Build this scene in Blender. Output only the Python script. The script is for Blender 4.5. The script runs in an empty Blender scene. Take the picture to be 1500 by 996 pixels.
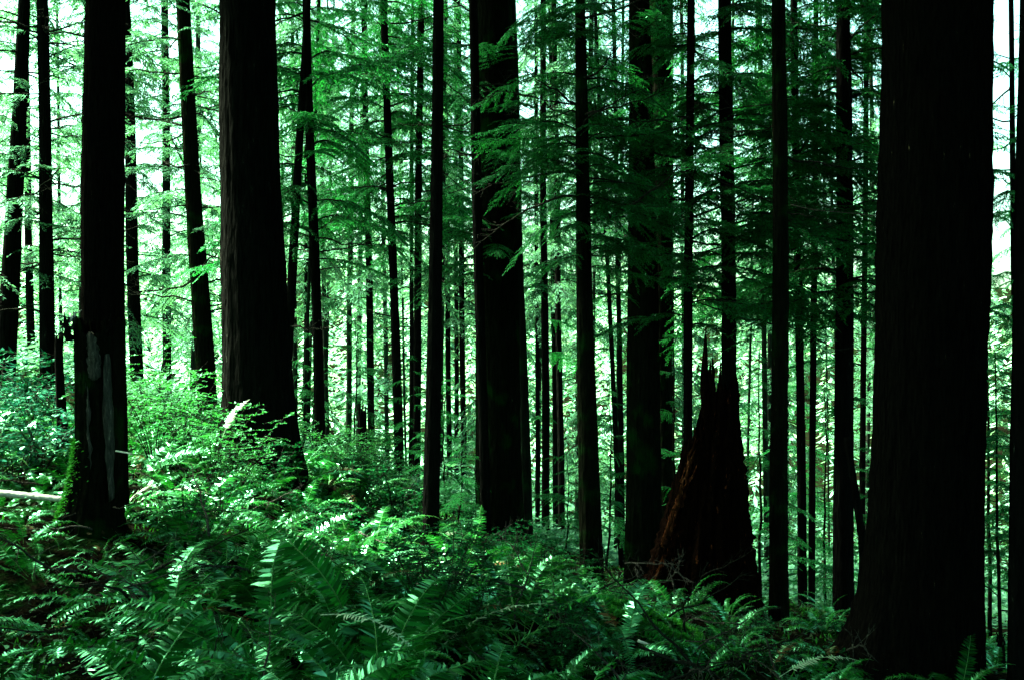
import bpy, math, random
import numpy as np
from mathutils import Vector, Matrix

random.seed(7)
rng = np.random.default_rng(11)
SC = bpy.context.scene
COL = SC.collection
EYE = 1.6
F = 1458.0            # focal length in photo pixels (1500 wide)

# ------------------------------------------------------------------ camera
cam = bpy.data.cameras.new('camera')
cam.lens = 35.0
cam.sensor_width = 36.0
cam.clip_start = 0.05
cam.clip_end = 3000
camo = bpy.data.objects.new('camera', cam)
camo.location = (0, 0, EYE)
camo.rotation_euler = (math.radians(90), 0, 0)
COL.objects.link(camo)
SC.camera = camo

# ------------------------------------------------------------------ light
SUN_EL, SUN_AZ = 55.0, -70.0          # azimuth from +Y, clockwise positive
SKY_STRENGTH, SUN_STRENGTH, EXPOSURE = 0.07, 5.0, 4.15
w = bpy.data.worlds.new('World')
SC.world = w
w.use_nodes = True
nt = w.node_tree
nt.nodes.clear()
sky = nt.nodes.new('ShaderNodeTexSky')
sky.sky_type = 'NISHITA'
sky.sun_disc = False
sky.sun_elevation = math.radians(SUN_EL)
sky.sun_rotation = math.radians(SUN_AZ)
sky.air_density = 1.0
sky.dust_density = 4.0
sky.ozone_density = 1.0
tint = nt.nodes.new('ShaderNodeMix')
tint.data_type = 'RGBA'
tint.blend_type = 'MULTIPLY'
tint.inputs[0].default_value = 1.0
tint.inputs[7].default_value = (0.60, 1.0, 0.66, 1)
bg = nt.nodes.new('ShaderNodeBackground')
bg.inputs[1].default_value = SKY_STRENGTH
wo = nt.nodes.new('ShaderNodeOutputWorld')
nt.links.new(sky.outputs[0], tint.inputs[6])
nt.links.new(tint.outputs[2], bg.inputs[0])
nt.links.new(bg.outputs[0], wo.inputs[0])

sl = bpy.data.lights.new('sun', 'SUN')
sl.energy = SUN_STRENGTH
sl.angle = math.radians(10)
sl.color = (0.88, 1.0, 0.76)
so = bpy.data.objects.new('sun', sl)
_sd = Vector((math.sin(math.radians(SUN_AZ)) * math.cos(math.radians(SUN_EL)),
              math.cos(math.radians(SUN_AZ)) * math.cos(math.radians(SUN_EL)),
              math.sin(math.radians(SUN_EL))))
so.rotation_euler = (-_sd).to_track_quat('-Z', 'Y').to_euler()
so.location = _sd * 60
COL.objects.link(so)

vs = SC.view_settings
vs.view_transform = 'Standard'
vs.look = 'None'
vs.gamma = 1.0
vs.use_curve_mapping = False
vs.exposure = EXPOSURE
SC.render.engine = 'CYCLES'
SC.cycles.use_denoising = True
SC.cycles.max_bounces = 6
SC.cycles.diffuse_bounces = 2
SC.cycles.glossy_bounces = 2
SC.cycles.transmission_bounces = 3
SC.cycles.volume_bounces = 1
SC.cycles.transparent_max_bounces = 4


# ------------------------------------------------------------------ materials
def new_mat(name):
    m = bpy.data.materials.new(name)
    m.use_nodes = True
    n = m.node_tree
    n.nodes.clear()
    return m, n, n.nodes.new('ShaderNodeOutputMaterial')


def ramp(n, stops):
    r = n.nodes.new('ShaderNodeValToRGB')
    e = r.color_ramp.elements
    while len(e) < len(stops):
        e.new(0.5)
    for i, (p, c) in enumerate(stops):
        e[i].position = p
        e[i].color = (c[0], c[1], c[2], 1)
    return r


def leaf_mat(name, dark, light, trans=0.42, gloss=0.07, rough=0.35, tcol=None):
    """leaf: diffuse + translucent + waxy coat, shade varying leaf by leaf and plant by plant"""
    m, n, out = new_mat(name)
    L = n.links.new
    geo = n.nodes.new('ShaderNodeNewGeometry')
    oi = n.nodes.new('ShaderNodeObjectInfo')
    ad = n.nodes.new('ShaderNodeMath')
    ad.operation = 'MULTIPLY_ADD'
    ad.inputs[1].default_value = 0.55
    mu = n.nodes.new('ShaderNodeMath')
    mu.operation = 'MULTIPLY'
    mu.inputs[1].default_value = 0.45
    L(oi.outputs['Random'], mu.inputs[0])
    L(geo.outputs['Random Per Island'], ad.inputs[0])
    L(mu.outputs[0], ad.inputs[2])
    r = ramp(n, [(0.0, dark), (0.6, [a * .65 + b * .35 for a, b in zip(dark, light)]), (1.0, light)])
    L(ad.outputs[0], r.inputs[0])
    d = n.nodes.new('ShaderNodeBsdfDiffuse')
    t = n.nodes.new('ShaderNodeBsdfTranslucent')
    g = n.nodes.new('ShaderNodeBsdfGlossy')
    g.inputs['Roughness'].default_value = rough
    g.inputs['Color'].default_value = (0.36, 1.0, 0.58, 1)
    mt = n.nodes.new('ShaderNodeMixRGB')
    mt.blend_type = 'MULTIPLY'
    mt.inputs[0].default_value = 1.0
    mt.inputs[2].default_value = (*(tcol or (1.1, 1.5, 0.8)), 1)
    L(r.outputs[0], d.inputs[0])
    L(r.outputs[0], mt.inputs[1])
    L(mt.outputs[0], t.inputs[0])
    a = n.nodes.new('ShaderNodeMixShader')
    a.inputs[0].default_value = trans
    L(d.outputs[0], a.inputs[1])
    L(t.outputs[0], a.inputs[2])
    b = n.nodes.new('ShaderNodeMixShader')
    fr = n.nodes.new('ShaderNodeFresnel')
    fr.inputs[0].default_value = 1.4
    fm = n.nodes.new('ShaderNodeMath')
    fm.operation = 'MULTIPLY'
    fm.inputs[1].default_value = gloss * 7
    L(fr.outputs[0], fm.inputs[0])
    fm.use_clamp = True
    L(fm.outputs[0], b.inputs[0])
    L(a.outputs[0], b.inputs[1])
    L(g.outputs[0], b.inputs[2])
    L(b.outputs[0], out.inputs[0])
    return m


def bark_mat(name, dark, mid, fleck, scale=1.0, fleck_at=0.70, moss=None, moss_amt=0.5, bump=0.9):
    m, n, out = new_mat(name)
    L = n.links.new
    tc = n.nodes.new('ShaderNodeTexCoord')
    mp = n.nodes.new('ShaderNodeMapping')
    mp.inputs['Scale'].default_value = (9 * scale, 9 * scale, 1.6 * scale)
    L(tc.outputs['Object'], mp.inputs[0])
    n1 = n.nodes.new('ShaderNodeTexNoise')
    n1.inputs['Scale'].default_value = 2.2
    n1.inputs['Detail'].default_value = 8
    n1.inputs['Roughness'].default_value = 0.7
    L(mp.outputs[0], n1.inputs[0])
    vo = n.nodes.new('ShaderNodeTexVoronoi')
    vo.inputs['Scale'].default_value = 2.6
    L(mp.outputs[0], vo.inputs[0])
    r = ramp(n, [(0.30, dark), (0.55, mid), (fleck_at, mid), (min(1, fleck_at + 0.07), fleck)])
    L(n1.outputs[0], r.inputs[0])
    p = n.nodes.new('ShaderNodeBsdfPrincipled')
    p.inputs['Roughness'].default_value = 0.9
    p.inputs['Specular IOR Level'].default_value = 0.0
    col = r.outputs[0]
    if moss:
        n2 = n.nodes.new('ShaderNodeTexNoise')
        n2.inputs['Scale'].default_value = 3.0
        n2.inputs['Detail'].default_value = 6
        L(tc.outputs['Object'], n2.inputs[0])
        r2 = ramp(n, [(1 - moss_amt - 0.05, (0, 0, 0)), (1 - moss_amt + 0.06, (1, 1, 1))])
        L(n2.outputs[0], r2.inputs[0])
        mx = n.nodes.new('ShaderNodeMixRGB')
        mx.inputs[2].default_value = (*moss, 1)
        L(r2.outputs[0], mx.inputs[0])
        L(col, mx.inputs[1])
        col = mx.outputs[0]
    L(col, p.inputs['Base Color'])
    ml = n.nodes.new('ShaderNodeMath')
    ml.operation = 'ADD'
    L(n1.outputs[0], ml.inputs[0])
    L(vo.outputs['Distance'], ml.inputs[1])
    bp = n.nodes.new('ShaderNodeBump')
    bp.inputs['Strength'].default_value = bump
    bp.inputs['Distance'].default_value = 0.03
    L(ml.outputs[0], bp.inputs['Height'])
    L(bp.outputs[0], p.inputs['Normal'])
    L(p.outputs[0], out.inputs[0])
    return m


M = {}
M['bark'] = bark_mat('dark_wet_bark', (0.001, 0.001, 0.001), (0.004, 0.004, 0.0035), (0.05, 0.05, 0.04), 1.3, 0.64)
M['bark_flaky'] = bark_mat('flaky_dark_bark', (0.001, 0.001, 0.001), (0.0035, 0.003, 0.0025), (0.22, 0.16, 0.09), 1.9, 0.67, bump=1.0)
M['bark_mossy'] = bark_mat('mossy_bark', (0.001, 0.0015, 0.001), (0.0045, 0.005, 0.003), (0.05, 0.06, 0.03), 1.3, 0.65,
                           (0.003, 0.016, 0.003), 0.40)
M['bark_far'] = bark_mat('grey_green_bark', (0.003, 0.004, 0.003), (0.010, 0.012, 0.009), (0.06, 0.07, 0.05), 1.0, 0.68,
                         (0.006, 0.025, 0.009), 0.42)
M['twig'] = bark_mat('bare_twig', (0.008, 0.008, 0.006), (0.02, 0.02, 0.016), (0.10, 0.10, 0.08), 2.0, 0.62)
M['rot'] = bark_mat('rotten_red_wood', (0.001, 0.0008, 0.0006), (0.0045, 0.002, 0.0013), (0.26, 0.06, 0.022), 1.3, 0.635)
M['rust'] = bark_mat('rust_red_wood', (0.002, 0.001, 0.0006), (0.04, 0.012, 0.005), (0.30, 0.09, 0.04), 2.4, 0.58)
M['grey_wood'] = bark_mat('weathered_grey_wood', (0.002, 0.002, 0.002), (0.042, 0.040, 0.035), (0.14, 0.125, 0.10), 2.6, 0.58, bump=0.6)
M['pale_wood'] = bark_mat('pale_bare_wood', (0.34, 0.33, 0.29), (0.55, 0.53, 0.48), (0.68, 0.66, 0.6), 1.0, 0.62, bump=0.4)
M['needle'] = leaf_mat('hemlock_needles', (0.002, 0.036, 0.007), (0.020, 0.210, 0.050), 0.42, 0.02, 0.4)
M['needle_shade'] = leaf_mat('dark_hemlock_needles', (0.0025, 0.036, 0.007), (0.020, 0.210, 0.048), 0.42, 0.015, 0.4)
M['needle_far_haze'] = leaf_mat('haze_tinted_far_needles', (0.016, 0.062, 0.034), (0.125, 0.280, 0.185), 0.48, 0.025, 0.45)  # paled towards mint: distance haze painted into the needle colour
M['needle_hill_haze'] = leaf_mat('haze_tinted_hillside_needles', (0.15, 0.235, 0.19), (0.29, 0.40, 0.34), 0.42, 0.04, 0.5)  # paler still: haze over the hill is painted into the foliage colour
M['fern'] = leaf_mat('fern_leaf', (0.0005, 0.006, 0.0008), (0.018, 0.210, 0.026), 0.22, 0.030, 0.30)
M['fern_pale'] = leaf_mat('pale_fern_leaf', (0.02, 0.16, 0.06), (0.06, 0.26, 0.12), 0.30, 0.12, 0.28)
M['fern_dead'] = leaf_mat('dead_fern_leaf', (0.06, 0.022, 0.010), (0.16, 0.07, 0.03), 0.30, 0.03, 0.5, (1, 1, 0.8))
M['fern_bleached'] = leaf_mat('bleached_fern_leaf', (0.30, 0.38, 0.26), (0.50, 0.56, 0.42), 0.30, 0.05, 0.4, (1, 1, 0.9))
M['stem'] = leaf_mat('fern_stalk', (0.03, 0.10, 0.02), (0.10, 0.22, 0.06), 0.0, 0.08, 0.3)
M['shrub'] = leaf_mat('shrub_leaf', (0.0008, 0.016, 0.004), (0.005, 0.10, 0.025), 0.28, 0.025, 0.3)
M['shrub_blue'] = leaf_mat('glossy_shrub_leaf', (0.0006, 0.010, 0.006), (0.004, 0.07, 0.040), 0.2, 0.04, 0.28)
M['maple'] = leaf_mat('bright_maple_leaf', (0.008, 0.08, 0.014), (0.045, 0.22, 0.045), 0.45, 0.05, 0.4)
M['moss'] = leaf_mat('moss', (0.012, 0.10, 0.010), (0.08, 0.36, 0.04), 0.25, 0.02, 0.6)
M['litter'] = leaf_mat('fallen_leaf', (0.002, 0.004, 0.002), (0.035, 0.018, 0.009), 0.1, 0.05, 0.4, (1, 1, 0.8))

# ground
m, n, out = new_mat('forest_floor')
tc = n.nodes.new('ShaderNodeTexCoord')
n1 = n.nodes.new('ShaderNodeTexNoise')
n1.inputs['Scale'].default_value = 1.7
n1.inputs['Detail'].default_value = 10
n1.inputs['Roughness'].default_value = 0.7
n.links.new(tc.outputs['Object'], n1.inputs[0])
r = ramp(n, [(0.35, (0.0015, 0.0015, 0.0008)), (0.5, (0.0035, 0.003, 0.0018)), (0.58, (0.002, 0.010, 0.002)), (0.7, (0.004, 0.024, 0.004))])
n.links.new(n1.outputs[0], r.inputs[0])
p = n.nodes.new('ShaderNodeBsdfPrincipled')
p.inputs['Roughness'].default_value = 0.9
p.inputs['Specular IOR Level'].default_value = 0.0
n.links.new(r.outputs[0], p.inputs['Base Color'])
n3 = n.nodes.new('ShaderNodeTexNoise')
n3.inputs['Scale'].default_value = 22
n3.inputs['Detail'].default_value = 6
n.links.new(tc.outputs['Object'], n3.inputs[0])
bp = n.nodes.new('ShaderNodeBump')
bp.inputs['Strength'].default_value = 1.0
bp.inputs['Distance'].default_value = 0.06
n.links.new(n3.outputs[0], bp.inputs['Height'])
n.links.new(bp.outputs[0], p.inputs['Normal'])
n.links.new(p.outputs[0], out.inputs[0])
M['floor'] = m


# ------------------------------------------------------------------ helpers
def P(px, py, d):
    """direction of a photo pixel, taken to depth d (metres along the view axis)"""
    return np.array([(px - 750) / F * d, d, EYE + (498 - py) / F * d])


class Acc:
    """collects vertices and quads / triangles"""
    def __init__(s):
        s.v, s.q, s.t, s.qm, s.tm, s.n = [], [], [], [], [], 0

    def add(s, v, q=None, t=None, m=0):
        v = np.asarray(v, float).reshape(-1, 3)
        s.v.append(v)
        if q is not None and len(q):
            q = np.asarray(q, int).reshape(-1, 4)
            s.q.append(q + s.n)
            s.qm.append(np.full(len(q), m))
        if t is not None and len(t):
            t = np.asarray(t, int).reshape(-1, 3)
            s.t.append(t + s.n)
            s.tm.append(np.full(len(t), m))
        s.n += len(v)

    def merge(s, o, mat4):
        """append another Acc under a 4x4 matrix"""
        v = np.concatenate(o.v)
        R = mat4[:3, :3]
        v = v @ R.T + mat4[:3, 3]
        s.v.append(v)
        for a, b in zip(o.q, o.qm):
            s.q.append(a + s.n); s.qm.append(b)
        for a, b in zip(o.t, o.tm):
            s.t.append(a + s.n); s.tm.append(b)
        s.n += len(v)

    def mesh(s, name, mats, smooth=False):
        v = np.concatenate(s.v)
        me = bpy.data.meshes.new(name)
        q = np.concatenate(s.q) if s.q else np.zeros((0, 4), int)
        t = np.concatenate(s.t) if s.t else np.zeros((0, 3), int)
        me.vertices.add(len(v))
        me.vertices.foreach_set('co', v.ravel().astype(np.float32))
        loops = np.concatenate([q.ravel(), t.ravel()]).astype(np.int32)
        me.loops.add(len(loops))
        me.loops.foreach_set('vertex_index', loops)
        me.polygons.add(len(q) + len(t))
        ls = np.concatenate([np.arange(len(q)) * 4, len(q) * 4 + np.arange(len(t)) * 3]).astype(np.int32)
        me.polygons.foreach_set('loop_start', ls)
        mi = np.concatenate((s.qm or [np.zeros(0)]) + (s.tm or [np.zeros(0)])).astype(np.int32)
        for x in mats:
            me.materials.append(M[x])
        me.polygons.foreach_set('material_index', mi)
        if smooth:
            me.polygons.foreach_set('use_smooth', np.ones(len(mi), bool))
        me.update(calc_edges=True)
        me.validate()
        return me


def nrm(v):
    v = np.asarray(v, float)
    return v / (np.linalg.norm(v, axis=-1, keepdims=True) + 1e-9)


def tube(acc, pts, rad, sides=6, m=0, cap=True):
    pts = np.asarray(pts, float)
    k = len(pts)
    rad = np.broadcast_to(np.asarray(rad, float), (k,))
    tan = nrm(np.gradient(pts, axis=0))
    ref = np.array([0, 0, 1.0]) if abs(tan[0][2]) < 0.9 else np.array([1.0, 0, 0])
    a = nrm(np.cross(tan, ref))
    b = np.cross(tan, a)
    th = np.arange(sides) / sides * 2 * math.pi
    ring = (a[:, None] * np.cos(th)[None, :, None] + b[:, None] * np.sin(th)[None, :, None]) * rad[:, None, None] + pts[:, None]
    i = np.arange(k - 1)[:, None] * sides
    j = np.arange(sides)[None]
    j2 = (j + 1) % sides
    q = np.stack([i + j, i + j2, i + sides + j2, i + sides + j], -1).reshape(-1, 4)
    v = ring.reshape(-1, 3)
    t = []
    if cap:
        v = np.vstack([v, pts[0], pts[-1]])
        c0, c1 = k * sides, k * sides + 1
        for s_ in range(sides):
            t.append((c0, (s_ + 1) % sides, s_))
            t.append((c1, (k - 1) * sides + s_, (k - 1) * sides + (s_ + 1) % sides))
    acc.add(v, q, t, m)


def kites(acc, p, d, s, L, W, m=0, fold=0.0):
    """leaf-shaped quads: base p, direction d, side s"""
    p = np.asarray(p); d = nrm(d); s = nrm(s)
    L = np.broadcast_to(L, (len(p),))[:, None]
    W = np.broadcast_to(W, (len(p),))[:, None]
    up = np.cross(d, s) * fold * L
    v = np.stack([p, p + d * L * 0.42 + s * W, p + d * L - up, p + d * L * 0.42 - s * W], 1)
    q = np.arange(len(p) * 4).reshape(-1, 4)
    acc.add(v.reshape(-1, 3), q, None, m)


def link(name, me, parent=None, loc=None):
    o = bpy.data.objects.new(name, me)
    COL.objects.link(o)
    if parent is not None:
        o.parent = parent
    if loc is not None:
        o.location = loc
    return o


def thing(name, label, cat, loc, group=None, rotz=0.0):
    o = bpy.data.objects.new(name, None)
    o.empty_display_size = 0.2
    COL.objects.link(o)
    o.location = loc
    o.rotation_euler = (0, 0, rotz)
    return tag(o, label, cat, group)


def tag(o, label, cat, group=None):
    o['label'] = label
    o['category'] = cat
    if group:
        o['group'] = group
    return o


def rotm(az, pitch, roll, sc, loc):
    mt = Matrix.Translation(Vector(loc)) @ Matrix.Rotation(az, 4, 'Z') @ Matrix.Rotation(-pitch, 4, 'Y') @ Matrix.Rotation(roll, 4, 'X')
    return mt @ Matrix.Diagonal((sc[0], sc[1], sc[2], 1)) if not np.isscalar(sc) else mt @ Matrix.Scale(sc, 4)


# ------------------------------------------------------------------ ground
# control points: pixel where a trunk meets the ground + its depth
CTRL_PX = [(130, 775, 7.2), (378, 690, 10.5), (60, 545, 16), (200, 600, 14), (300, 600, 14.5), (20, 640, 10), (470, 695, 13), (530, 720, 14),
           (585, 715, 16), (630, 838, 9.5), (735, 848, 12), (868, 893, 10), (945, 885, 11.5), (1040, 905, 9.2), (1145, 920, 9.5), (1180, 890, 13),
           (1237, 905, 12), (1340, 985, 6.6), (1490, 1030, 6.2), (800, 800, 17), (620, 730, 18), (560, 850, 7.8), (690, 880, 8.0), (400, 660, 17), (1450, 960, 10.5), (1000, 860, 14), (775, 912, 6.6), (890, 908, 6.8), (1000, 938, 7.0), (1050, 972, 6.3), (900, 925, 6.2)]
CTRL = [P(*c) for c in CTRL_PX] + [np.array(c, float) for c in
        [(0, 0, 0), (-2, 0, 0.15), (2, 0, -0.25), (-1.5, 3.5, -0.12), (0, 3.5, -0.1), (1.5, 3.5, -0.35), (-3, 5, -0.05), (-2.2, 4.6, -0.1), (2.2, 5.0, -.72), (1.2, 5.2, -.45), (0, 6, -0.25), (0, -5, 0.3)]]
CTRL = np.array(CTRL)


def sstep(a, b, x):
    t = np.clip((x - a) / (b - a), 0, 1)
    return t * t * (3 - 2 * t)


def base_h(x, y):
    xc = np.clip(x, -25, 25)
    y0 = np.clip(10 - 0.9 * xc, 6, 24)
    run = np.clip(y - y0, 0, 46)
    z = -0.12 * xc - 0.19 * run
    z = z + np.clip(y - 72, 0, 150) * 0.17 * sstep(60, 110, y)
    return z + 0.25 * np.sin(x * 0.31 + 1) * np.sin(y * 0.27) * sstep(12, 25, y)


def G(x, y):
    x = np.asarray(x, float); y = np.asarray(y, float)
    b = base_h(x, y)
    res = CTRL[:, 2] - base_h(CTRL[:, 0], CTRL[:, 1])
    d2 = (x[..., None] - CTRL[:, 0]) ** 2 + (y[..., None] - CTRL[:, 1]) ** 2
    wt = 1 / (d2 + 0.15) ** 1.6
    g = b + (wt * res).sum(-1) / (wt.sum(-1) + 0.004)
    return g + 0.04 * np.sin(x * 3.1 + y * 1.7) * np.sin(y * 2.3 - x) * np.exp(-(y / 20) ** 2)


def axis(fine_a, fine_b, step, far):
    a = np.arange(fine_a, fine_b + step / 2, step)
    k = np.cumsum(step * 1.22 ** np.arange(1, 60))
    k = k[k < far]
    return np.concatenate([(fine_a - k)[::-1], a, fine_b + k])


xs, ys = axis(-9, 9, 0.22, 420), axis(-2, 18, 0.22, 420)
gx, gy = np.meshgrid(xs, ys)
gz = G(gx, gy)
a = Acc()
nx = len(xs)
idx = np.arange(len(ys) * nx).reshape(len(ys), nx)
a.add(np.stack([gx, gy, gz], -1), np.stack([idx[:-1, :-1], idx[:-1, 1:], idx[1:, 1:], idx[1:, :-1]], -1).reshape(-1, 4))
ground = link('ground', a.mesh('ground', ['floor'], True))
ground['kind'] = 'structure'


# ------------------------------------------------------------------ foliage meshes (shared)
def make_bough(seed, L=1.5, ntw=32, dens=54, leaf=(0.035, 0.09), wid=0.0085, droop=0.40, twig_len=0.46):
    """drooping hemlock bough along +X: a limb, side twigs, feathery leaf sprays"""
    r = np.random.default_rng(seed)
    acc = Acc()
    t = np.linspace(0, 1, 9)
    wob = r.normal(0, 0.02, (9, 3)).cumsum(0) * L * 0.6
    wob[0] = 0
    main = np.stack([t * L, 0 * t, 0.16 * L * t - droop * L * t ** 2], 1) + wob
    tube(acc, main, np.linspace(0.014, 0.003, 9) * L / 1.5, 4, 0)
    for k in range(ntw):
        u = 0.10 + 0.90 * (k + r.random() * 0.8) / ntw
        b0 = np.array([np.interp(u, t, main[:, i]) for i in range(3)])
        side = 1 if k % 2 else -1
        ang = side * math.radians(r.uniform(35, 75)) * (1 - 0.35 * u)
        ln = L * twig_len * (1.05 - 0.72 * u) * r.uniform(0.6, 1.2)
        if u > 0.94:
            ang *= 0.3
        d = np.array([math.cos(ang), math.sin(ang), r.uniform(-0.25, 0.1)])
        tt = np.linspace(0, 1, 5)
        tw = b0 + d * (tt * ln)[:, None] + np.array([0, 0, -1.0]) * (0.38 * ln * tt ** 2)[:, None]
        tube(acc, tw, np.linspace(0.004, 0.0015, 5), 3, 0, False)
        nl = max(5, int(ln * dens))
        for sg in (-1, 1):
            u2 = (np.arange(nl) + r.random(nl) * 0.8) / nl
            p = np.stack([np.interp(u2, tt, tw[:, i]) for i in range(3)], 1)
            tg = nrm(tw[-1] - tw[0])
            sd = nrm(np.cross(tg, [0, 0, 1.0]))
            a2 = np.radians(r.uniform(30, 70, nl)) * sg
            dd = tg * np.cos(a2)[:, None] + sd * np.sin(a2)[:, None] + np.stack([r.normal(0, .14, nl), r.normal(0, .14, nl), r.uniform(-0.95, 0.05, nl)], 1)
            sv = np.cross(dd, np.array([0, 0, 1.0]) + r.normal(0, .35, (nl, 3)))
            le = r.uniform(*leaf, nl) * (1.15 - 0.6 * u2)
            kites(acc, p, dd, sv, le, wid * r.uniform(0.7, 1.3, nl), 1, 0.12)
    return acc


def make_crown(seed, H, R, nb, bough, zpow=1.0, taper=0.92, low_fade=0.0):
    """crown of many boughs spiralling up a stem along +Z (height H)"""
    r = np.random.default_rng(seed)
    acc = Acc()
    for k in range(nb):
        u = ((k + r.random()) / nb) ** zpow
        az = k * 2.399 + r.normal(0, 0.4)
        ln = R * (1 - taper * u) * r.uniform(0.6, 1.15)
        if u < low_fade:
            ln *= r.uniform(0.4, 1.0)
        b = bough[r.integers(len(bough))]
        mt = rotm(az, math.radians(r.uniform(-16, 12)), r.normal(0, .2), ln / 1.5, (0, 0, u * H))
        acc.merge(b, np.array(mt))
    return acc


near_b = [make_bough(100 + i, droop=[.38, .5, .3, .6, .44, .25][i]) for i in range(6)]
BOUGH = [b.mesh('bough', ['twig', 'needle']) for b in near_b]
BOUGH_SHADE = [b.mesh('bough', ['twig', 'needle_shade']) for b in near_b]
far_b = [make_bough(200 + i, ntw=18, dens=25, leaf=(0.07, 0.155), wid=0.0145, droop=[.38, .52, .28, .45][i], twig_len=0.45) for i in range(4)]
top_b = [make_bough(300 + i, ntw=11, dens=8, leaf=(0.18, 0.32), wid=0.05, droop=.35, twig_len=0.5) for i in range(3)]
BOUGH_FAR = [b.mesh('bough', ['twig', 'needle_far_haze']) for b in far_b]
CROWN_LOW = [make_crown(400 + i, 15, 2.4, 86, far_b, 1.0, .85, 0.25).mesh('crown', ['twig', 'needle_far_haze']) for i in range(4)]
CROWN_HIGH = [make_crown(420 + i, 13, 3.6, 120, top_b, 1.0, .88).mesh('crown', ['twig', 'needle']) for i in range(3)]


def make_dead(seed, L=1.0):
    """bare dead branch along +X with a few side twigs"""
    r = np.random.default_rng(seed)
    acc = Acc()
    t = np.linspace(0, 1, 10)
    bend = r.uniform(-0.35, 0.30)
    main = np.stack([t * L, np.cumsum(r.normal(0, .018, 10)) * L, bend * t ** 2 * L * 0.8 + np.cumsum(r.normal(0, .014, 10)) * L + 0.1 * t * L], 1)
    main[0] = 0
    tube(acc, main, np.linspace(0.012, 0.0025, 10), 5)
    for k in range(r.integers(5, 10)):
        u = r.uniform(0.15, 0.95)
        b0 = np.array([np.interp(u, t, main[:, i]) for i in range(3)])
        an = r.choice([-1, 1]) * r.uniform(.4, 1.1)
        d = np.array([math.cos(an), math.sin(an) * .9, r.uniform(-.5, .35)])
        ln = r.uniform(.15, .45) * L * (1.1 - u * .5)
        tt = np.linspace(0, 1, 5)[:, None]
        tw = b0 + d * tt * ln + np.array([0, 0, r.uniform(-.4, .2)]) * tt ** 2 * ln
        tube(acc, tw, np.linspace(.0045, .0015, 5), 3, 0, False)
        for j in range(2):
            u3 = r.uniform(.3, .9)
            b1 = tw[0] + (tw[-1] - tw[0]) * u3
            d3 = nrm(d + r.normal(0, .6, 3))
            tube(acc, b1 + d3 * np.linspace(0, 1, 3)[:, None] * ln * .4, [.003, .002, .001], 3, 0, False)
    return acc


DEAD = [make_dead(500 + i).mesh('branch', ['twig']) for i in range(9)]
PALE_TWIG = [make_dead(530 + i).mesh('fallen_twig', ['grey_wood']) for i in range(5)]


# ------------------------------------------------------------------ trunks
def fbm_wave(r, th, z, k0, kz, octs=4):
    s = 0
    for o in range(octs):
        kk = max(1, int(round(k0 * 1.9 ** o)))
        s = s + np.sin(kk * th + r.uniform(0, 6.3) + kz * (1.6 ** o) * z + 1.4 * np.sin(z * kz * 0.9 * (o + 1) + r.uniform(0, 6.3))) / (1.5 ** o)
    return s / 2.2


def trunk_mesh(path, rad, sides, rings, seed, rough, flare=0.0, flare_h=0.45, mat='bark', lobes=5, k0=9, one_side=False):
    """path(z)->(x,y), rad(z)->r; z array local"""
    r = np.random.default_rng(seed)
    z = path[:, 2]
    th = np.arange(sides) / sides * 2 * math.pi
    T, Z = np.meshgrid(th, z)
    R0 = rad[:, None] * np.ones_like(T)
    ph = r.uniform(0, 6.3)
    h = Z - z[0]
    hh = np.clip(h - 0.35, 0, None)
    R = R0 * (1 + rough * fbm_wave(r, T, Z, k0, 1.3) + rough * 0.5 * r.normal(0, 1, T.shape).clip(-2, 2) * 0.6)
    R = R * (1 + rough * 0.7 * np.sin(Z * 1.1 + ph + np.sin(Z * 2.7)))
    if flare:
        R = R * (1 + flare * np.exp(-hh / flare_h) * (np.clip(-np.cos(T + .25), .04, 1) ** 1.3 * (1.1 + .25 * np.cos(7 * T)) if one_side else (0.65 + 0.5 * np.cos(lobes * T + ph + 0.6 * np.sin(2 * T)))))
    X = path[:, 0][:, None] + R * np.cos(T)
    Y = path[:, 1][:, None] + R * np.sin(T)
    a = Acc()
    k = len(z)
    i = np.arange(k - 1)[:, None] * sides
    j = np.arange(sides)[None]
    j2 = (j + 1) % sides
    q = np.stack([i + j, i + j2, i + sides + j2, i + sides + j], -1).reshape(-1, 4)
    v = np.stack([X, Y, Z], -1).reshape(-1, 3)
    v = np.vstack([v, path[-1], path[0]])
    t = [(k * sides, (k - 1) * sides + s_, (k - 1) * sides + (s_ + 1) % sides) for s_ in range(sides)]
    t += [(k * sides + 1, (s_ + 1) % sides, s_) for s_ in range(sides)]
    a.add(v, q, t, 0)
    return a.mesh('trunk', [mat], True)


TRUNKS = []      # (x, y, r) for keeping plants clear


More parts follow.
